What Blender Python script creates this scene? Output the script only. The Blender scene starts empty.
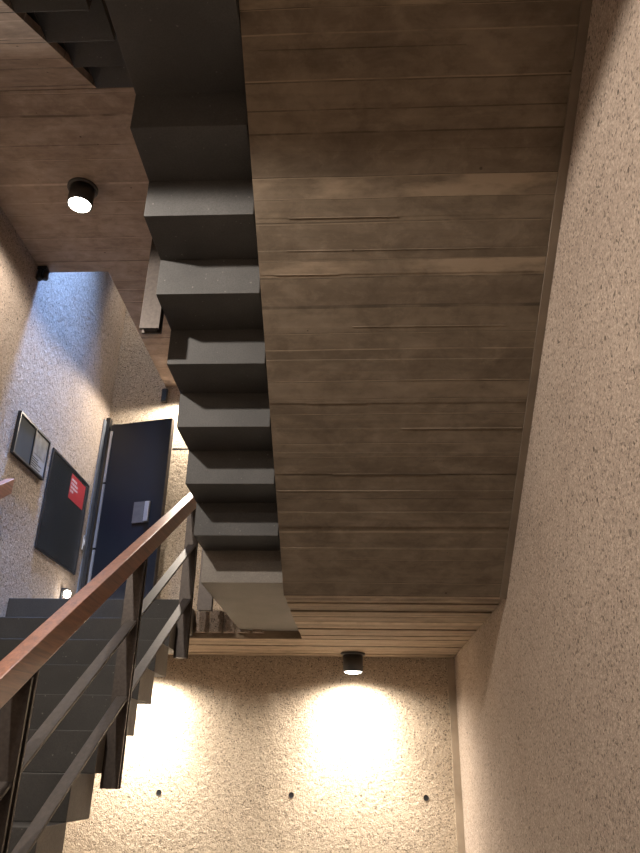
import bpy, bmesh, math, random
from mathutils import Vector, Matrix
random.seed(4)
S = bpy.context.scene
COL = S.collection

# ------------------------------------------------------------------ measures (metres, eye of the viewer = origin)
R_, T_ = 0.17, 0.2617                 # riser, going
D, XL, XR = 5.9924, -2.2856, 0.7598     # far wall, left wall, right wall
FLOOR = -1.556
Z1 = 0.994                            # first landing, top
ZS = 0.8154                           # first landing, underside
YC, YN = 3.757, 5.0926                # crease of the soffit, near edge of the left half of the landing
X1 = -1.1214                          # free end of the lower flight's steps
XS1 = -1.368                           # edge of the lower flight's slab
XA, XB = -0.7965, -0.3793             # free end of the upper flight's steps, edge of its slab
XSL = -0.3735
Y2, Z2 = 3.6854, 0.8621
Z3 = 3.2565                             # top landing, underside
Y3 = 2.675
M = R_ / T_
YBACK = -2.2
ZTOP = 5.6

# ------------------------------------------------------------------ materials
def new_mat(name):
    m = bpy.data.materials.new(name); m.use_nodes = True
    nt = m.node_tree; b = nt.nodes['Principled BSDF']
    return m, nt, b
def N(nt, t, **kw):
    n = nt.nodes.new(t)
    for k, v in kw.items():
        if k.startswith('i_'):
            n.inputs[k[2:].replace('_', ' ')].default_value = v
        else: setattr(n, k, v)
    return n
def ramp(nt, src, stops, interp='LINEAR'):
    r = nt.nodes.new('ShaderNodeValToRGB'); r.color_ramp.interpolation = interp
    e = r.color_ramp.elements
    while len(e) < len(stops): e.new(0.5)
    for k, (p, c) in enumerate(stops):
        e[k].position = p; e[k].color = (c, c, c, 1) if not isinstance(c, tuple) else (*c, 1)
    nt.links.new(src, r.inputs[0]); return r.outputs[0]
def mixc(nt, fac, a, b, blend='MIX'):
    n = nt.nodes.new('ShaderNodeMix'); n.data_type = 'RGBA'; n.blend_type = blend
    for sock, v in ((n.inputs[0], fac), (n.inputs[6], a), (n.inputs[7], b)):
        if hasattr(v, 'links') or isinstance(v, bpy.types.NodeSocket): nt.links.new(v, sock)
        else: sock.default_value = (*v, 1) if isinstance(v, tuple) else v
    return n.outputs[2]
def math_(nt, op, a, b=None):
    n = nt.nodes.new('ShaderNodeMath'); n.operation = op
    for s, v in ((n.inputs[0], a), (n.inputs[1], b)):
        if v is None: continue
        if isinstance(v, bpy.types.NodeSocket): nt.links.new(v, s)
        else: s.default_value = v
    return n.outputs[0]
def noise(nt, vec, scale, detail=4, rough=.55, dist=0):
    n = nt.nodes.new('ShaderNodeTexNoise'); n.inputs['Scale'].default_value = scale
    n.inputs['Detail'].default_value = detail; n.inputs['Roughness'].default_value = rough
    n.inputs['Distortion'].default_value = dist
    nt.links.new(vec, n.inputs['Vector']); return n.outputs['Fac']
def voro(nt, vec, scale, feature='F1', rnd=1.0):
    n = nt.nodes.new('ShaderNodeTexVoronoi'); n.feature = feature
    n.inputs['Scale'].default_value = scale; n.inputs['Randomness'].default_value = rnd
    nt.links.new(vec, n.inputs['Vector']); return n
def bump(nt, b, h, strength, dist):
    n = nt.nodes.new('ShaderNodeBump'); n.inputs['Strength'].default_value = strength
    n.inputs['Distance'].default_value = dist
    nt.links.new(h, n.inputs['Height']); nt.links.new(n.outputs[0], b.inputs['Normal'])
def coords(nt, scale=(1, 1, 1)):
    tc = nt.nodes.new('ShaderNodeTexCoord'); mp = nt.nodes.new('ShaderNodeMapping')
    mp.inputs['Scale'].default_value = scale
    nt.links.new(tc.outputs['Object'], mp.inputs[0]); return mp.outputs[0]

def rough_concrete(name, base, light, pits=1.0, bs=.8, bd=.02, lump=26, fine=120):
    """bush-hammered concrete: chipped, pitted, with exposed aggregate"""
    m, nt, b = new_mat(name); v = coords(nt)
    big = noise(nt, v, 1.7, 5, .6); mid = noise(nt, v, lump, 6, .68, .3); fi = noise(nt, v, fine, 3, .7)
    c = mixc(nt, ramp(nt, big, [(.3, 0.0), (.7, 1.0)]), base, light)
    c = mixc(nt, ramp(nt, fi, [(.36, .62), (.6, 0.0)]), c, tuple(x * .55 for x in base))
    agg = voro(nt, v, 125)
    wn = nt.nodes.new('ShaderNodeSeparateColor'); nt.links.new(agg.outputs['Color'], wn.inputs[0])
    c = mixc(nt, ramp(nt, wn.outputs[0], [(.72, 0.0), (.9, .35)]), c, tuple(min(1, x * 1.45) for x in light))
    c = mixc(nt, ramp(nt, wn.outputs[1], [(.86, 0.0), (.97, .7)]), c, (.085, .07, .057))
    # blow holes
    pv = voro(nt, v, 19); sp = nt.nodes.new('ShaderNodeSeparateColor'); nt.links.new(pv.outputs['Color'], sp.inputs[0])
    rad = ramp(nt, sp.outputs[2], [(.45, 0.0), (1.0, .17 * pits)])
    hole = math_(nt, 'LESS_THAN', pv.outputs['Distance'], rad)
    pv2 = voro(nt, v, 46); sp2 = nt.nodes.new('ShaderNodeSeparateColor'); nt.links.new(pv2.outputs['Color'], sp2.inputs[0])
    hole2 = math_(nt, 'LESS_THAN', pv2.outputs['Distance'], ramp(nt, sp2.outputs[2], [(.5, 0.0), (1.0, .24 * pits)]))
    hh = math_(nt, 'MAXIMUM', hole, hole2)
    c = mixc(nt, math_(nt, 'MULTIPLY', hh, .8), c, (.07, .055, .043))
    nt.links.new(c, b.inputs['Base Color']); b.inputs['Roughness'].default_value = .93
    b.inputs['Specular IOR Level'].default_value = .2
    h = math_(nt, 'ADD', math_(nt, 'MULTIPLY', mid, 1.0), math_(nt, 'MULTIPLY', fi, .35))
    h = math_(nt, 'SUBTRACT', h, math_(nt, 'MULTIPLY', hh, .5))
    bump(nt, b, h, bs, bd)
    return m

def board_concrete(name, cols, width=.105, axis=1, grain=1.0, joint=.03):
    """concrete cast against sawn boards; boards run along x"""
    m, nt, b = new_mat(name); v = coords(nt)
    sx = nt.nodes.new('ShaderNodeSeparateXYZ'); nt.links.new(v, sx.inputs[0])
    wob = noise(nt, coords(nt, (.9, .9, .9)), 1.0, 2)
    y = math_(nt, 'ADD', sx.outputs[axis], math_(nt, 'MULTIPLY', wob, .02))
    u = math_(nt, 'DIVIDE', y, width)
    # uneven board widths
    un = math_(nt, 'ADD', u, math_(nt, 'MULTIPLY', math_(nt, 'SINE', math_(nt, 'MULTIPLY', u, 2.3)), .22))
    cell = math_(nt, 'FLOOR', un); fr = math_(nt, 'FRACT', un)
    w = nt.nodes.new('ShaderNodeTexWhiteNoise'); w.noise_dimensions = '1D'; nt.links.new(cell, w.inputs['W'])
    ws = nt.nodes.new('ShaderNodeSeparateColor'); nt.links.new(w.outputs['Color'], ws.inputs[0])
    gv = coords(nt, (1.1, 26, 26)); gr = noise(nt, gv, 1.6, 5, .6, .35)
    cv = coords(nt, (1.0, 2.0, 2.0)); cl = noise(nt, cv, 3.2, 7, .66, .5)
    c = mixc(nt, ramp(nt, ws.outputs[0], [(0, 0.0), (1, .85)]), cols[0], cols[1])
    c = mixc(nt, ramp(nt, cl, [(.48, 0.0), (.70, .9)]), c, cols[2])
    c = mixc(nt, ramp(nt, cl, [(.30, .6), (.46, 0.0)]), c, tuple(x * .62 for x in cols[1]))
    c = mixc(nt, math_(nt, 'MULTIPLY', ramp(nt, gr, [(.38, .9), (.56, 0.0)]), .34 * grain), c, tuple(x * .5 for x in cols[1]))
    mo = noise(nt, coords(nt, (1, 1.3, 1.3)), 9, 6, .7, .3)
    c = mixc(nt, ramp(nt, mo, [(.36, .38), (.5, 0.0)]), c, tuple(x * .6 for x in cols[1]))
    c = mixc(nt, ramp(nt, mo, [(.54, 0.0), (.72, .4)]), c, tuple(min(1, x * 1.35) for x in cols[2]))
    # pale lime bloom on a few boards
    st = math_(nt, 'MULTIPLY', ramp(nt, ws.outputs[1], [(.80, 0.0), (.90, 1.0)]), ramp(nt, noise(nt, coords(nt, (2.2, 6, 6)), 1.5, 5, .6), [(.44, 0.0), (.62, .75)]))
    c = mixc(nt, st, c, tuple(min(1, x * 1.9) for x in cols[0]))
    # joints: dark line on most, pale fin on some
    edge = math_(nt, 'LESS_THAN', math_(nt, 'MINIMUM', fr, math_(nt, 'SUBTRACT', 1.0, fr)), joint)
    brk = ramp(nt, noise(nt, coords(nt, (3.5, 1, 1)), 2.0, 3), [(.36, 0.15), (.55, 1.0)])
    lt = ramp(nt, ws.outputs[2], [(.62, 0.0), (.66, 1.0)])
    ec = mixc(nt, lt, tuple(x * .40 for x in cols[1]), tuple(min(1, x * 1.7) for x in cols[0]))
    c = mixc(nt, math_(nt, 'MULTIPLY', math_(nt, 'MULTIPLY', edge, brk), .7), c, ec)
    pv = voro(nt, v, 11); ps = nt.nodes.new('ShaderNodeSeparateColor'); nt.links.new(pv.outputs['Color'], ps.inputs[0])
    hole = math_(nt, 'LESS_THAN', pv.outputs['Distance'], ramp(nt, ps.outputs[0], [(.72, 0.0), (1.0, .07)]))
    c = mixc(nt, math_(nt, 'MULTIPLY', hole, .7), c, (.05, .035, .025))
    nt.links.new(c, b.inputs['Base Color']); b.inputs['Roughness'].default_value = .85
    b.inputs['Specular IOR Level'].default_value = .25
    h = math_(nt, 'ADD', math_(nt, 'MULTIPLY', ws.outputs[1], .5), math_(nt, 'MULTIPLY', gr, .4 * grain))
    h = math_(nt, 'SUBTRACT', h, math_(nt, 'MULTIPLY', edge, .6))
    bump(nt, b, h, .55, .01)
    return m

def stone(name, base, light):
    m, nt, b = new_mat(name); v = coords(nt)
    c = mixc(nt, ramp(nt, noise(nt, v, 3.5, 5, .6), [(.35, 0.0), (.7, 1.0)]), base, light)
    sp = voro(nt, v, 60); s2 = nt.nodes.new('ShaderNodeSeparateColor'); nt.links.new(sp.outputs['Color'], s2.inputs[0])
    dot = math_(nt, 'LESS_THAN', sp.outputs['Distance'], ramp(nt, s2.outputs[0], [(.86, 0.0), (1.0, .25)]))
    c = mixc(nt, math_(nt, 'MULTIPLY', dot, .22), c, (.36, .34, .31))
    fi = noise(nt, v, 160, 3, .7)
    c = mixc(nt, ramp(nt, fi, [(.35, .45), (.6, 0.0)]), c, tuple(x * .6 for x in base))
    nt.links.new(c, b.inputs['Base Color']); b.inputs['Roughness'].default_value = .62
    b.inputs['Specular IOR Level'].default_value = .35
    bump(nt, b, fi, .15, .004)
    return m

def plain(name, col, rough=.5, metal=0.0, var=.25, scale=14, stretch=(1, 1, 1), spec=.5):
    m, nt, b = new_mat(name); v = coords(nt, stretch)
    c = mixc(nt, ramp(nt, noise(nt, v, scale, 4), [(.3, 0.0), (.7, 1.0)]), tuple(x * (1 - var) for x in col), tuple(min(1, x * (1 + var)) for x in col))
    nt.links.new(c, b.inputs['Base Color']); b.inputs['Roughness'].default_value = rough
    b.inputs['Metallic'].default_value = metal; b.inputs['Specular IOR Level'].default_value = spec
    return m
def wood(name):
    m, nt, b = new_mat(name); v = coords(nt, (34, 1.6, 34))
    g = noise(nt, v, 1.6, 5, .6, .8)
    c = mixc(nt, ramp(nt, g, [(.32, 0.0), (.68, 1.0)]), (.10, .032, .016), (.27, .105, .055))
    nt.links.new(c, b.inputs['Base Color']); b.inputs['Roughness'].default_value = .38
    b.inputs['Coat Weight'].default_value = .25; b.inputs['Coat Roughness'].default_value = .3
    bump(nt, b, g, .12, .003)
    return m
def glow(name, col, strength):
    m, nt, b = new_mat(name)
    b.inputs['Base Color'].default_value = (*col, 1)
    b.inputs['Emission Color'].default_value = (*col, 1); b.inputs['Emission Strength'].default_value = strength
    return m

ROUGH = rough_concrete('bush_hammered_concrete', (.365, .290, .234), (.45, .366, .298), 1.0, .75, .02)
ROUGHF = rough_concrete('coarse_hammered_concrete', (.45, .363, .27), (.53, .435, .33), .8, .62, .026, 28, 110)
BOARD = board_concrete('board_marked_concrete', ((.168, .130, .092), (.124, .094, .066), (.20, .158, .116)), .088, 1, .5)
BOARDU = board_concrete('board_marked_upper_concrete', ((.37, .29, .235), (.28, .215, .172), (.42, .34, .28)), .16, 1, .5)  # paler copy of the board concrete, bounced light lifted into its colour
BOARDL = board_concrete('board_marked_landing_concrete', ((.33, .25, .175), (.23, .17, .115), (.37, .285, .205)), .20, 1, 1.6, .10)
SMOOTH = plain('smooth_concrete', (.19, .15, .112), .9, 0, .18, 6, (1, 1, 1), .2)
PALECON = plain('pale_smooth_concrete', (.37, .30, .225), .9, 0, .18, 6, (1, 1, 1), .2)
STONE = stone('bluestone', (.048, .047, .0455), (.072, .070, .067))
STONE_SHADE = stone('shaded_bluestone', (.026, .0245, .0225), (.042, .039, .0355))  # same stone, darkened to hold the shade on treads and risers
STONE_LIT = stone('lit_bluestone', (.15, .135, .115), (.21, .19, .165))  # same stone, bounced lamp light painted into the colour
BRONZE = plain('dark_bronze_steel', (.056, .046, .040), .5, .6, .2, 9, (8, 1, 8))
WOOD = wood('oiled_red_wood')
BLACK = plain('black_satin', (.012, .012, .013), .35, 0, .2, 5)
SCREEN = plain('dark_screen_glass', (.018, .019, .019), .22, 0, .2, 2)
DOORM = plain('blue_black_door_paint', (.0065, .0075, .011), .45, 0, .15, 3, (1, 1, 1), .3)
STEEL = plain('brushed_steel', (.42, .42, .43), .4, .7, .12, 30, (1, 1, 20))
PLATE = plain('worn_nickel', (.12, .105, .095), .5, .3, .15, 20)
SLATE = plain('slate_grey_paint', (.17, .185, .21), .45, .3, .12, 12)
RED = plain('red_print', (.30, .02, .025), .5, 0, .08, 4)
PALE = plain('pale_print', (.42, .33, .37), .6, 0, .08, 9)
GREYP = plain('grey_card', (.055, .058, .06), .85, 0, .12, 3, (1, 1, 1), .15)
WHITEP = plain('white_card', (.27, .28, .31), .8, 0, .06, 3, (1, 1, 1), .2)
PHOTO = plain('grey_photo_print', (.13, .135, .15), .5, 0, .5, 16)
LAMPBODY = plain('lamp_housing_grey', (.055, .05, .048), .5, .3, .1, 8)
LENS = glow('lamp_lens', (1.0, .93, .82), 14)
NIGHT = glow('small_lamp_glass', (1.0, .95, .86), 10)
DAYPANE = glow('daylit_pane', (.55, .72, 1.0), 1.5)
FLOORM = stone('stone_floor', (.22, .205, .19), (.30, .28, .255))

# ------------------------------------------------------------------ mesh helpers
def box(bm, x0, x1, y0, y1, z0, z1, mat=0):
    vs = [bm.verts.new((x, y, z)) for x in (x0, x1) for y in (y0, y1) for z in (z0, z1)]
    F = [(0, 1, 3, 2), (4, 6, 7, 5), (0, 4, 5, 1), (2, 3, 7, 6), (0, 2, 6, 4), (1, 5, 7, 3)]
    for f in F:
        fc = bm.faces.new([vs[i] for i in f]); fc.material_index = mat
    return vs
def prism_x(bm, pts, x0, x1):
    """polygon given in (y, z), extruded along x"""
    a = [bm.verts.new((x0, y, z)) for y, z in pts]; b = [bm.verts.new((x1, y, z)) for y, z in pts]
    n = len(pts); bm.faces.new(a); bm.faces.new(b[::-1])
    for i in range(n): bm.faces.new([a[i], b[i], b[(i + 1) % n], a[(i + 1) % n]][::-1])
def prism_z(bm, pts, z0, z1):
    a = [bm.verts.new((x, y, z0)) for x, y in pts]; b = [bm.verts.new((x, y, z1)) for x, y in pts]
    n = len(pts); bm.faces.new(a[::-1]); bm.faces.new(b)
    for i in range(n): bm.faces.new([a[i], a[(i + 1) % n], b[(i + 1) % n], b[i]])
def lathe(bm, prof, c, seg=40, mat=0):
    rings = []
    for r, z in prof:
        rings.append([bm.verts.new((c[0] + r * math.cos(2 * math.pi * i / seg), c[1] + r * math.sin(2 * math.pi * i / seg), c[2] + z)) for i in range(seg)])
    for a, b in zip(rings, rings[1:]):
        for i in range(seg):
            f = bm.faces.new([a[i], a[(i + 1) % seg], b[(i + 1) % seg], b[i]]); f.material_index = mat; f.smooth = True
    bm.faces.new(rings[0][::-1]).material_index = mat; bm.faces.new(rings[-1]).material_index = mat
def bevel(bm, w, seg=2):
    bmesh.ops.bevel(bm, geom=list(bm.edges), offset=w, segments=seg, affect='EDGES', profile=.6)
def world_loc(o):
    p = Vector((0, 0, 0))
    while o: p += o.location; o = o.parent
    return p
def obj(name, bm, mats, parent=None, bev=0):
    if bev: bevel(bm, bev)
    bmesh.ops.recalc_face_normals(bm, faces=list(bm.faces))
    if parent: bmesh.ops.translate(bm, verts=list(bm.verts), vec=-world_loc(parent))
    me = bpy.data.meshes.new(name); bm.to_mesh(me); bm.free()
    for m in (mats if isinstance(mats, (list, tuple)) else [mats]): me.materials.append(m)
    o = bpy.data.objects.new(name, me); COL.objects.link(o)
    if parent: o.parent = parent
    return o
def B(): return bmesh.new()
def boxo(name, dims, mat, parent=None, bev=0):
    bm = B(); box(bm, *dims); return obj(name, bm, mat, parent, bev)
def tag(o, label, cat, group=None):
    o['label'] = label; o['category'] = cat
    if group: o['group'] = group
    return o
def thing(name, label, cat, loc, group=None):
    o = bpy.data.objects.new(name, None); COL.objects.link(o); o.location = loc
    o.empty_display_size = .1
    return tag(o, label, cat, group)
def struct(o, label=None, cat=None):
    o['kind'] = 'structure'
    if label: o['label'] = label
    if cat: o['category'] = cat
    return o

# ------------------------------------------------------------------ the room shell
struct(boxo('floor', (XL - .2, XR + .2, YBACK - .2, D + .2, FLOOR - .2, FLOOR), FLOORM), 'dark stone floor at the foot of the stair', 'floor')
struct(boxo('wall_right', (XR, XR + .2, YBACK - .2, D + .2, FLOOR, ZTOP), ROUGH), 'tall bush-hammered concrete wall filling the right side of the photo', 'wall')
struct(boxo('wall_left', (XL - .2, XL, YBACK - .2, D + .2, FLOOR, ZTOP), ROUGH), 'pitted concrete wall on the left carrying the screen and framed sign', 'wall')
struct(boxo('wall_back', (XL, XR, YBACK - .2, YBACK, FLOOR, ZTOP), ROUGH), 'concrete wall closing the stairwell behind the viewer', 'wall')
DX0, DX1, DZ0, DZ1 = -2.2305, -1.6997, Z1, 2.8175
bm = B()
box(bm, XL, DX0, D, D + .2, FLOOR, ZTOP); box(bm, DX1, XR, D, D + .2, FLOOR, ZTOP)
box(bm, DX0, DX1, D, D + .2, FLOOR, DZ0); box(bm, DX0, DX1, D, D + .2, DZ1, ZTOP)
box(bm, DX0, DX1, D + .17, D + .2, DZ0, DZ1)
for hx in (-1.47, -.485, .50):                     # the formwork tie holes, plugged dark
    vs = []
    for r, y in ((.020, -.003), (.014, -.001)):
        vs.append([bm.verts.new((hx + r * math.cos(a * math.pi / 8), D + y, -.163 + r * math.sin(a * math.pi / 8))) for a in range(16)])
    for i in range(16):
        bm.faces.new([vs[0][i], vs[0][(i + 1) % 16], vs[1][(i + 1) % 16], vs[1][i]]).material_index = 1
    bm.faces.new(vs[1]).material_index = 1
box(bm, DX1 + .04, XR - .06, D - .002, D + .01, 2.608, 2.622, 1)          # horizontal formwork joint
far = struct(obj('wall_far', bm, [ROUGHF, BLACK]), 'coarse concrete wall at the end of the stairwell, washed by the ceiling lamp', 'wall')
struct(boxo('ceiling', (XL, XR, YBACK, 4.2365, ZTOP, ZTOP + .2), SMOOTH), 'concrete ceiling high over the stairwell', 'ceiling')
struct(boxo('ceiling.001', (XL, XR, 4.2365, D, ZTOP, ZTOP + .2), SMOOTH), 'concrete ceiling over the daylight shaft', 'ceiling')
# smooth arris strips left at the edges of the hammered walls
struct(boxo('trim_1', (XR - .055, XR, D - .018, D, FLOOR, ZS), PALECON), 'smooth vertical strip in the corner of far and right wall', 'trim')

# shaft over the slot beside the left wall, lit by a skylight
WX = -1.7915
struct(boxo('wall_shaft', (WX, WX + .12, 4.2365, D - .001, Z3 + .1705, ZTOP), ROUGH), 'inner concrete wall of the daylight shaft above the upper landing', 'wall')
w = bpy.data.objects.new('window_1', None); COL.objects.link(w); w.location = (-2.04, 4.45, ZTOP - .1)
struct(w, 'skylight at the top of the shaft beside the left wall', 'window')
bm = B()
for a in ((XL + .001, XL + .03, 4.24, 4.66), (WX - .03, WX - .001, 4.24, 4.66), (XL + .03, WX - .03, 4.24, 4.27), (XL + .03, WX - .03, 4.63, 4.66)):
    box(bm, a[0], a[1], a[2], a[3], ZTOP - .06, ZTOP - .001)
obj('window_frame', bm, STEEL, w)
boxo('pane', (XL + .03, WX - .03, 4.27, 4.63, ZTOP - .03, ZTOP - .02), DAYPANE, w)

# ------------------------------------------------------------------ stair flights
def flight_blocks(root, spans, x0, x1, climb=1):
    """stone steps: tread and riser painted darker as shade, right end paler as bounced light"""
    for (y0, y1, z0, z1) in spans:
        bm = B(); box(bm, x0, x1, y0, y1, z0, z1); bevel(bm, .0035); bm.normal_update()
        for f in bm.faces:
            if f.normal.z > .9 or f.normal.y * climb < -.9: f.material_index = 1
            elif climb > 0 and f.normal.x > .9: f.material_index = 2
        obj('step', bm, (STONE, STONE_SHADE, STONE_LIT), root)

YF, YB = 4.7162, 4.9877
f1 = thing('stair_flight', 'dark stone stair flight rising away behind the timber handrail at lower left', 'stairs', (-1.7, 1.3, FLOOR))
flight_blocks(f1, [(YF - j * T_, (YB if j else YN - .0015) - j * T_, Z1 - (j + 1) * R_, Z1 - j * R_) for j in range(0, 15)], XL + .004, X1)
# slab under the lower flight
off = .02
pts = [(YB - .02, Z1 - R_ - off), (YB - .02 - 13.4 * T_, Z1 - R_ - off - 13.4 * R_), (YB - 12.4 * T_, Z1 - R_ - off - 13.4 * R_), (YB - .02, Z1 - R_ - off - .22)]
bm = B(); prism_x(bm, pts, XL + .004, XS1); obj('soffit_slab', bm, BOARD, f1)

f2 = thing('stair_flight.001', 'stair flight climbing overhead, broad board-marked soffit with dark stone steps along its left edge', 'stairs', (0, YC, Z1))
Z2T = 2.222; K2 = 8
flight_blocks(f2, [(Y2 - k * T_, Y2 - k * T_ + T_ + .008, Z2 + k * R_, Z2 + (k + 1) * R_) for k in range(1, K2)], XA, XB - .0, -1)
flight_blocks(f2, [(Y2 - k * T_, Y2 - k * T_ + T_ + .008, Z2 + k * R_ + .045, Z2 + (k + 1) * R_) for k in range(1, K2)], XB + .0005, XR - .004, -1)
Z2R = 2.36; yt = YC - (Z2R - ZS) / M
th = .12
pts = [(YC, ZS), (yt, Z2R), (yt, Z2R + .05), (yt + .05 / M, Z2R + .05), (YC, ZS + .085)]
bm = B(); prism_x(bm, pts, XSL, XR - .034)
rnd = random.Random(11); y = YC - .001
nz_, ny_ = -1 / math.hypot(1, M), -M / math.hypot(1, M)         # outward, downward normal of the soffit (y, z) = (ny_, nz_)
while y > yt + .02:                                             # each plank printed a little deeper or shallower than its neighbour
    w_ = rnd.uniform(.07, .125); y1 = max(yt, y - w_); o0 = rnd.uniform(.0006, .0045)
    za, zb = ZS + (YC - y) * M, ZS + (YC - y1) * M
    prism_x(bm, [(y + ny_ * 0, za + .004), (y + ny_ * o0, za + nz_ * o0), (y1 + ny_ * o0, zb + nz_ * o0), (y1, zb + .004)], XSL + .0005, XR - .0345)
    if rnd.random() < .45:                                      # thin fin of leaked cement along the joint
        xa = rnd.uniform(XSL, .2); xb = rnd.uniform(xa + .2, XR - .04); xb = min(xb, XR - .04); h = rnd.uniform(.002, .004)
        prism_x(bm, [(y1 + .0015, zb), (y1 + ny_ * (o0 + h), zb + nz_ * (o0 + h)), (y1 - .0015, zb + .002)], xa, xb)
    y = y1
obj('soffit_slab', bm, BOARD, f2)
# smooth margin between the soffit and the hammered wall
d = .012
pts = [(YC, ZS - d), (yt, Z2R - d), (yt, Z2R + .03), (YC, ZS + .03)]
bm = B(); prism_x(bm, pts, XR - .033, XR - .001); obj('soffit_margin', bm, SMOOTH, f2)

f3 = thing('stair_flight.002', 'topmost stair flight, its dark step undersides cutting the upper left corner above the ceiling lamp', 'stairs', (-1.7, 1.5, 2.4))
blocks = [(Y3 - (m + 1) * T_ - .008, Y3 - m * T_, Z3 - m * R_, Z3 - m * R_ + R_) for m in range(0, 6)]
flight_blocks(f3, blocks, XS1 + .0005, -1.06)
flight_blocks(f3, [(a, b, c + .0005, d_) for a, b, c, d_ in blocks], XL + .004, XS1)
pts = [(Y3, Z3 - .002), (Y3 - 4.6 * T_, Z3 - 4.6 * R_), (Y3 - 4.6 * T_, Z3 - 4.6 * R_ + .05), (Y3, Z3 + .048)]
pts = [(y, z + .004) for y, z in pts]
bm = B(); prism_x(bm, pts, XL + .004, XS1); obj('soffit_slab', bm, BOARDU, f3)

# ------------------------------------------------------------------ landings
l1 = thing('stair_landing', 'concrete landing in front of the dark door, its plank-marked underside carrying the cylinder lamp', 'landing', (-.7, 5.3, Z1))
# the right half reaches forward to the crease; the left half stops at the lower flight
bm = B()
prism_z(bm, [(XSL, YC), (XR - .004, YC), (XR - .004, D - .004), (XL + .004, D - .004), (XL + .004, YN), (XSL, YN)], ZS + .012, Z1)
rnd = random.Random(5); y = D - .006
while y > YC:
    w_ = rnd.uniform(.10, .17); ya = max(YC, y - w_); z0 = ZS + rnd.uniform(-.004, .006)
    if y - ya > .02:
        if ya > YN: box(bm, XL + .006, XR - .006, ya + .004, y - .004, z0, ZS + .0125)
        else: box(bm, XSL + .001, XR - .006, ya + .004, y - .004, z0, ZS + .0125)
        if ya <= YN < y: box(bm, XL + .006, XSL + .0005, YN + .0005, y - .004, z0, ZS + .0125)
    y = ya
obj('landing_slab', bm, BOARDL, l1)
# deep broken ribs on the landing's near edge
bm = B(); rnd = random.Random(3)
x = X1 + .006; 
while x < XA + .10:
    wd = .098; ins = .022
    nz = 5
    for a in range(nz):
        z0 = ZS + .03 + (Z1 - ZS - .035) * a / nz; z1 = ZS + .03 + (Z1 - ZS - .035) * (a + 1) / nz
        j0, j1 = rnd.uniform(-.007, .007), rnd.uniform(-.007, .007)
        dp = .05 + rnd.uniform(-.008, .006)
        q = [(x + .004, YN), (x + ins + j0, YN - dp), (x + wd - ins + j1, YN - dp), (x + wd - .004, YN)]
        prism_z(bm, q, z0, z1)
    x += wd
obj('ribbed_edge', bm, ROUGH, l1)
boxo('stone_margin', (XA, XSL - .001, Y2, YN - .0005, Z2, Z2 + R_ - .0005), STONE_LIT, l1, .003)

l2 = thing('stair_landing.001', 'half landing overhead at the top edge of the photo, where the soffit levels out', 'landing', (-.7, .5, Z2T))
Y2E = Y2 - 8 * T_ + T_
bm = B()
prism_z(bm, [(XL + .004, YBACK + .004), (XSL, YBACK + .004), (XSL, 1.36), (XL + .004, 1.36)], Z2T, Z2T + .18)
box(bm, XSL, XR - .004, YBACK + .004, yt - .002, Z2R, Z2R + .10)
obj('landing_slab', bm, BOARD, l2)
boxo('step', (XA, XSL - .002, 1.3605, Y2 - 8 * T_ + T_ + .008, Z2T - .004, Z2T + R_), STONE, f2, .003)

l3 = thing('stair_landing.002', 'upper concrete landing with the glaring lamp in its brown underside, slot beside left wall', 'landing', (-1.2, 4, Z3))
bm = B()
prism_z(bm, [(XL + .004, Y3 + .003), (XR - .004, Y3 + .003), (XR - .004, D - .004), (-1.7915, D - .004), (-1.7915, 4.2365), (XL + .004, 4.2365)], Z3, Z3 + .17)
obj('landing_slab', bm, BOARDU, l3)

# ------------------------------------------------------------------ railings
def sloped_bar(bm, x0, x1, y0, y1, zt, slope, yref, h):
    """bar whose top right edge passes (yref, zt) with the given slope; h = vertical depth"""
    za, zb = zt + slope * (y0 - yref), zt + slope * (y1 - yref)
    prism_x(bm, [(y0, za - h), (y1, zb - h), (y1, zb), (y0, za)], x0, x1)

def post(root, x0, x1, y, zb, zt_fn):
    o = None
    bm = B()
    for (a, b) in ((y - .024, y - .012), (y + .012, y + .024)):     # twin plates with a slit between
        prism_x(bm, [(a, zb), (b, zb), (b, zt_fn(b)), (a, zt_fn(a))], x0, x1)
    box(bm, x0 + .012, x1 - .016, y - .012, y + .012, zb + .004, zt_fn(y) - .012)
    return obj('post', bm, BRONZE, root)

r1 = thing('stair_railing', 'brown steel railing with red timber handrail along the lower flight', 'railing', (-1.08, 2.4, -.6))
HS, HZ, HY = .618, .227, 2.205
hz = lambda y: HZ + HS * (y - HY)
bm = B(); sloped_bar(bm, -1.106, -1.045, .9, 4.78, HZ, HS, HY, .104); obj('handrail', bm, WOOD, r1, .004)
for y, zb in ((1.36, -1.46), (2.44, -.77), (3.52, -.085), (4.615, .612)):
    post(r1, -1.1214 + .0005, -1.0414, y, zb, lambda yy: hz(yy) - .1045)
for zt, sl, yr, h in ((-.006, .629, 2.476, .014), (.287, .62, 3.484, .014)):
    for a, b in ((.9, 1.335), (1.385, 2.415), (2.465, 3.495), (3.545, 4.59)):
        bm = B(); sloped_bar(bm, -1.097, -1.045, a, b, zt, sl, yr, h); obj('mid_rail', bm, BRONZE, r1, .002)

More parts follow.
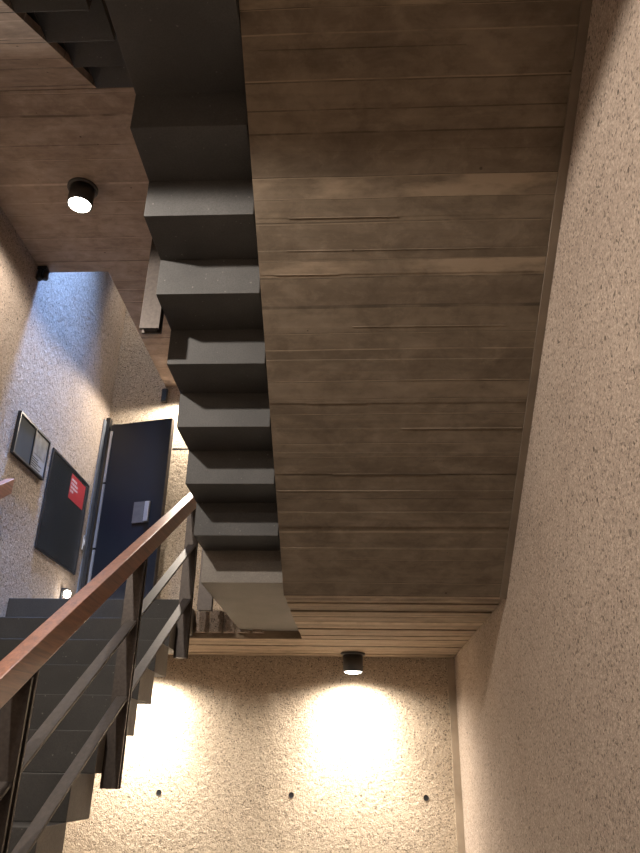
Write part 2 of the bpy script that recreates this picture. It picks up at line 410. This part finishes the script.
r2 = thing('stair_railing.001', 'steel railing of the overhead flight, one dark post end hanging beside its steps', 'railing', (-.834, 3.6, .8))
tz = lambda y: 1.032 + (Y2 + T_ - y) * M
for y, zb in ((1.45, 2.30), (2.495, 1.615), (4.04, .79)):
    post(r2, XA - .0805, XA - .0005, y, zb, lambda yy: max(tz(yy), 1.0 if yy > 3.95 else 0) + .80)
bm = B(); sloped_bar(bm, XA - .072, XA - .012, 1.2, 4.2, tz(2) + .90, -M, 2, .10); obj('handrail', bm, WOOD, r2, .004)
for up in (.22, .52):
    for a, b in ((1.48, 2.468), (2.522, 4.01)):
        bm = B(); sloped_bar(bm, XA - .068, XA - .016, a, b, tz(2) + up, -M, 2, .014); obj('mid_rail', bm, BRONZE, r2, .002)

# wall handrail on the left
r3 = thing('wall_handrail', 'end of a red timber handrail on the left wall below the framed sign', 'handrail', (XL, 3.5, 1.0))
bm = B(); sloped_bar(bm, XL + .05, XL + .105, 1.2, 4.27, 1.655, M, 4.26, .105); obj('rail', bm, WOOD, r3, .004)
for y in (2.0, 3.6):
    z = 1.655 + (y - 4.26) * M - .107
    bm = B(); box(bm, XL + .001, XL + .008, y - .03, y + .03, z - .09, z - .01); box(bm, XL + .008, XL + .085, y - .012, y + .012, z - .05, z - .036)
    box(bm, XL + .07, XL + .085, y - .012, y + .012, z - .036, z - .008); obj('bracket', bm, BRONZE, r3)

# ------------------------------------------------------------------ lamps
def downlight(loc, label, h=.135, r=.075):
    t = thing('ceiling_downlight', label, 'lamp', loc, None)
    bm = B(); lathe(bm, [(.02, 0), (.093, 0), (.093, -.010), (r, -.012)], loc); obj('flange', bm, LAMPBODY, t)
    bm = B(); lathe(bm, [(r, -.012), (r, -h), (r * .92, -h), (r * .90, -h + .012), (.02, -h + .014)], loc); obj('housing', bm, LAMPBODY, t)
    bm = B(); lathe(bm, [(r * .88, -h + .012), (r * .86, -h - .003), (r * .7, -h - .008), (r * .4, -h - .012), (.004, -h - .013)], loc); obj('lens', bm, LENS, t)
    return t
def spot(loc, power, size=134, blend=.35, col=(1, .78, .54), rad=.045):
    L = bpy.data.lights.new('downlight_beam', 'SPOT'); L.energy = power; L.color = col
    L.spot_size = math.radians(size); L.spot_blend = blend; L.shadow_soft_size = rad
    o = bpy.data.objects.new('downlight_beam', L); COL.objects.link(o); o.location = loc
    return o
LA = (-.0286, 5.775, ZS); LB = (-1.60, 5.775, ZS); LC = (-1.69, 3.40, Z3); LD = (-1.5, 1.07, Z2T)
downlight(LA, 'dark cylinder lamp under the lower landing, bright pool on the wall below it')
downlight(LB, 'cylinder lamp under the lower landing hidden behind the lower flight of steps')
downlight(LC, 'glaring round lamp in the brown ceiling at upper left')
downlight(LD, 'cylinder lamp under the half landing above the viewer, outside the photo')
LE = (-.75, -1.0, Z2T)  # unseen fill lamp, added to brighten the right wall and soffits
downlight(LE, 'added cylinder fill lamp under the half landing behind the viewer, outside the photo')
LF = (-1.50, 5.78, Z3)
downlight(LF, 'cylinder lamp under the upper landing by the far wall, hidden behind the hanging steps')
LG = (-2.03, 5.80, ZTOP)
downlight(LG, 'cylinder lamp at the top of the daylight shaft, out of sight above the landing')
for p, e, c, a, bl in ((LA, 170, (1, .91, .79), 172, .8), (LA, 240, (1, .91, .79), 100, 1.0), (LB, 170, (1, .91, .79), 172, .8), (LB, 250, (1, .91, .79), 100, 1.0),
                       (LC, 95, (1, .90, .79), 176, .3), (LD, 335, (1, .90, .80), 178, .08), (LE, 115, (1, .90, .80), 170, .3), (LF, 115, (1, .90, .77), 176, .25),
                       (LG, 230, (1, .86, .68), 34, .7)):
    spot((p[0], p[1], p[2] - .165), e, a, bl, c)

# daylight falling through the slot
L = bpy.data.lights.new('window_daylight', 'AREA'); L.shape = 'RECTANGLE'; L.size = .42; L.size_y = .36
L.energy = 120; L.color = (.24, .46, 1.0); L.spread = math.radians(56)
o = bpy.data.objects.new('window_daylight', L); COL.objects.link(o); o.location = ((XL + WX) / 2, 4.45, ZTOP - .07)

# ------------------------------------------------------------------ things on the walls
e = .002
t = thing('wall_screen', 'large dark screen on the left wall with a red notice in its upper right corner', 'screen', (XL, 5.3492, 1.3985))
y0, y1, z0, z1 = 4.9459, 5.7565, 1.4006, 2.1734
bm = B()
for a in ((y0, y0 + .018, z0, z1), (y1 - .018, y1, z0, z1), (y0 + .018, y1 - .018, z0, z0 + .018), (y0 + .018, y1 - .018, z1 - .018, z1)):
    box(bm, XL + e, XL + .014, *a)
obj('bezel', bm, BLACK, t)
boxo('display', (XL + e, XL + .011, y0 + .0185, y1 - .0185, z0 + .0185, z1 - .0185), SCREEN, t)
n = boxo('red_notice', (XL + .0112, XL + .0120, 5.3543, 5.6758, 1.9243, 2.1284), RED, t); n['label'] = 'red notice with pale lines of writing'
bm = B()
for k, (w_, zz) in enumerate(((.12, 2.0856), (.15, 2.0539), (.15, 2.0223), (.07, 1.9906))):
    rr = random.Random(k); yy = 5.3716; end = yy + w_
    while yy < end:
        ww = rr.uniform(.018, .04); box(bm, XL + .0121, XL + .0124, yy, min(end, yy + ww), zz - .009, zz + .009); yy += ww + .007
obj('writing', bm, PALE, n)

t = thing('framed_sign', 'black framed sign of two panels on the left wall above the screen', 'sign', (XL, 4.5, 1.8681))
y0, y1, z0, z1 = 4.3283, 4.851, 1.8712, 2.1764
ym = 4.5989
bm = B()
for a in ((y0, y0 + .014, z0, z1), (y1 - .014, y1, z0, z1), (ym - .007, ym + .007, z0 + .014, z1 - .014), (y0 + .014, y1 - .014, z0, z0 + .014), (y0 + .014, y1 - .014, z1 - .014, z1)):
    box(bm, XL + e, XL + .026, *a)
obj('frame', bm, BLACK, t)
boxo('grey_panel', (XL + e, XL + .018, y0 + .0145, ym - .0075, z0 + .0145, z1 - .0145), GREYP, t)
n = boxo('white_panel', (XL + e, XL + .018, ym + .0075, y1 - .0145, z0 + .0145, z1 - .0145), WHITEP, t)
boxo('picture', (XL + .0182, XL + .019, ym + .016, y1 - .024, z0 + .125, z1 - .026), PHOTO, n)
bm = B()
for k in range(5): box(bm, XL + .0182, XL + .0188, ym + .02, ym + .10 + .09 * random.Random(k).random(), z0 + .032 + k * .016, z0 + .038 + k * .016)
obj('writing', bm, GREYP, n)

t = thing('access_button', 'small silver button plate between the dark screen and the door frame', 'button', (XL, 5.8392, 1.6538))
boxo('plate', (XL + e, XL + .012, 5.8187, 5.8647, 1.6333, 1.7558), STEEL, t, .003)
boxo('push_pad', (XL + .0122, XL + .02, 5.8269, 5.8565, 1.6691, 1.7252), STEEL, t, .003)

t = thing('night_light', 'tiny bright lamp low on the left wall just above the landing floor', 'lamp', (XL, 5.56, 1.14))
boxo('back_plate', (XL + e, XL + .012, 5.545, 5.575, 1.16, 1.25), BLACK, t, .002)
boxo('hood', (XL + .0125, XL + .05, 5.54, 5.58, 1.238, 1.25), BLACK, t, .002)
bm = B(); lathe(bm, [(.006, .030), (.020, .024), (.028, .010), (.028, -.010), (.020, -.024), (.006, -.030)], (XL + .05, 5.56, 1.205), 24); obj('bulb', bm, NIGHT, t)
P = bpy.data.lights.new('night_light_glow', 'POINT'); P.energy = 1.5; P.color = (1, .9, .78); P.shadow_soft_size = .03
po = bpy.data.objects.new('night_light_glow', P); COL.objects.link(po); po.location = (XL + .13, 5.56, 1.20)

t = thing('ceiling_sensor', 'small black twin-headed sensor under the ceiling edge at the left wall', 'sensor', (XL + .04, 4.1752, Z3))
boxo('mount', (XL + e, XL + .07, 4.1548, 4.1956, 3.2309, Z3 - .001), BLACK, t, .003)
for k in (0, 1):
    bm = B(); lathe(bm, [(.010, .0), (.022, -.006), (.024, -.075), (.018, -.082), (.006, -.083)], (XL + .024 + .042 * k, 4.1752, 3.2299), 20); obj('head', bm, BLACK, t)

t = thing('wall_sensor', 'small brown box high on the far wall beside the hanging steps', 'sensor', (-1.7814, D, 3.0))
boxo('case', (-1.8089, -1.7579, D - .045, D - e, 3.0829, 3.2156), LAMPBODY, t, .004)
boxo('grille', (-1.8007, -1.766, D - .049, D - .0455, 3.0952, 3.2034), BLACK, t, .001)

# ------------------------------------------------------------------ door, ajar
dr = bpy.data.objects.new('door_1', None); COL.objects.link(dr); dr.location = (-2.2356, 5.9719, Z1)
struct(dr, 'blue-black metal door standing ajar at the far end of the landing', 'door')
bm = B()
box(bm, XL + .002, XL + .038, 5.925, D - .001, Z1, 2.90); box(bm, DX1, DX1 + .035, D - .02, D - .001, Z1, 2.8583); box(bm, DX0, DX1, D - .02, D - .001, 2.8195, 2.8583)
obj('door_frame', bm, BLACK, dr)
cv = boxo('frame_cover', (XL + .002, XL + .010, 5.862, 5.924, Z1, 2.86), SLATE, dr); cv['label'] = 'slate grey cover strip of the frame'
HP = Vector((-2.2234, 5.9208)); HE = Vector((-1.6333, 5.7728)); dirv = (HE - HP).normalized(); nrm = Vector((dirv.y, -dirv.x))   # nrm points to the viewer
def leafbox(bm, u0, u1, n0, n1, z0, z1):
    pts = [HP + dirv * u + nrm * n for u, n in ((u0, n0), (u1, n0), (u1, n1), (u0, n1))]
    prism_z(bm, [(p.x, p.y) for p in pts], z0, z1)
LW = (HE - HP).length
bm = B(); leafbox(bm, 0, LW, -.045, 0, Z1 + .008, 2.8226); lf = obj('door_leaf', bm, DOORM, dr, .002)
for z0, z1 in ((1.03, 1.6538), (1.6742, 2.2458), (2.2662, 2.7563)):
    bm = B(); leafbox(bm, .004, .026, .0005, .010, z0, z1); h = obj('hinge', bm, STEEL, lf); h['label'] = 'silver strip hinge'
bm = B(); leafbox(bm, LW + .0005, LW + .004, -.043, -.002, Z1 + .01, 2.8206); obj('edge_strip', bm, BRONZE, lf)
pz0, pz1 = 1.862, 2.048
bm = B(); leafbox(bm, .345, .50, .0005, .012, pz0, pz1); h = obj('handle_plate', bm, PLATE, lf, .002); h['label'] = 'square brushed metal plate'
bm = B(); leafbox(bm, .46, .50, .0125, .03, pz0 + .005, pz1 - .005); obj('handle', bm, STEEL, lf, .003)

# ------------------------------------------------------------------ world, camera, view
W = bpy.data.worlds.new('World'); S.world = W; W.use_nodes = True
W.node_tree.nodes['Background'].inputs[0].default_value = (.5, .6, .8, 1)
W.node_tree.nodes['Background'].inputs[1].default_value = .02

f, pitch, yaw, roll = 729.635, math.radians(25.2838), math.radians(-3.1013), math.radians(1.0778)
fw = Vector((math.sin(yaw) * math.cos(pitch), math.cos(yaw) * math.cos(pitch), math.sin(pitch)))
rt = Vector((math.cos(yaw), -math.sin(yaw), 0)); up = rt.cross(fw)
rt2 = math.cos(roll) * rt + math.sin(roll) * up; up2 = -math.sin(roll) * rt + math.cos(roll) * up
cam = bpy.data.cameras.new('camera'); co = bpy.data.objects.new('camera', cam); COL.objects.link(co)
co.matrix_world = Matrix((( rt2.x, up2.x, -fw.x, 0), (rt2.y, up2.y, -fw.y, 0), (rt2.z, up2.z, -fw.z, 0), (0, 0, 0, 1)))
cam.sensor_fit = 'VERTICAL'; cam.sensor_height = 36; cam.lens = f * 36 / 853; cam.clip_start = .02
S.camera = co
S.view_settings.view_transform = 'Standard'; S.view_settings.look = 'None'
S.view_settings.gamma = 1; S.view_settings.use_curve_mapping = False; S.view_settings.exposure = 0
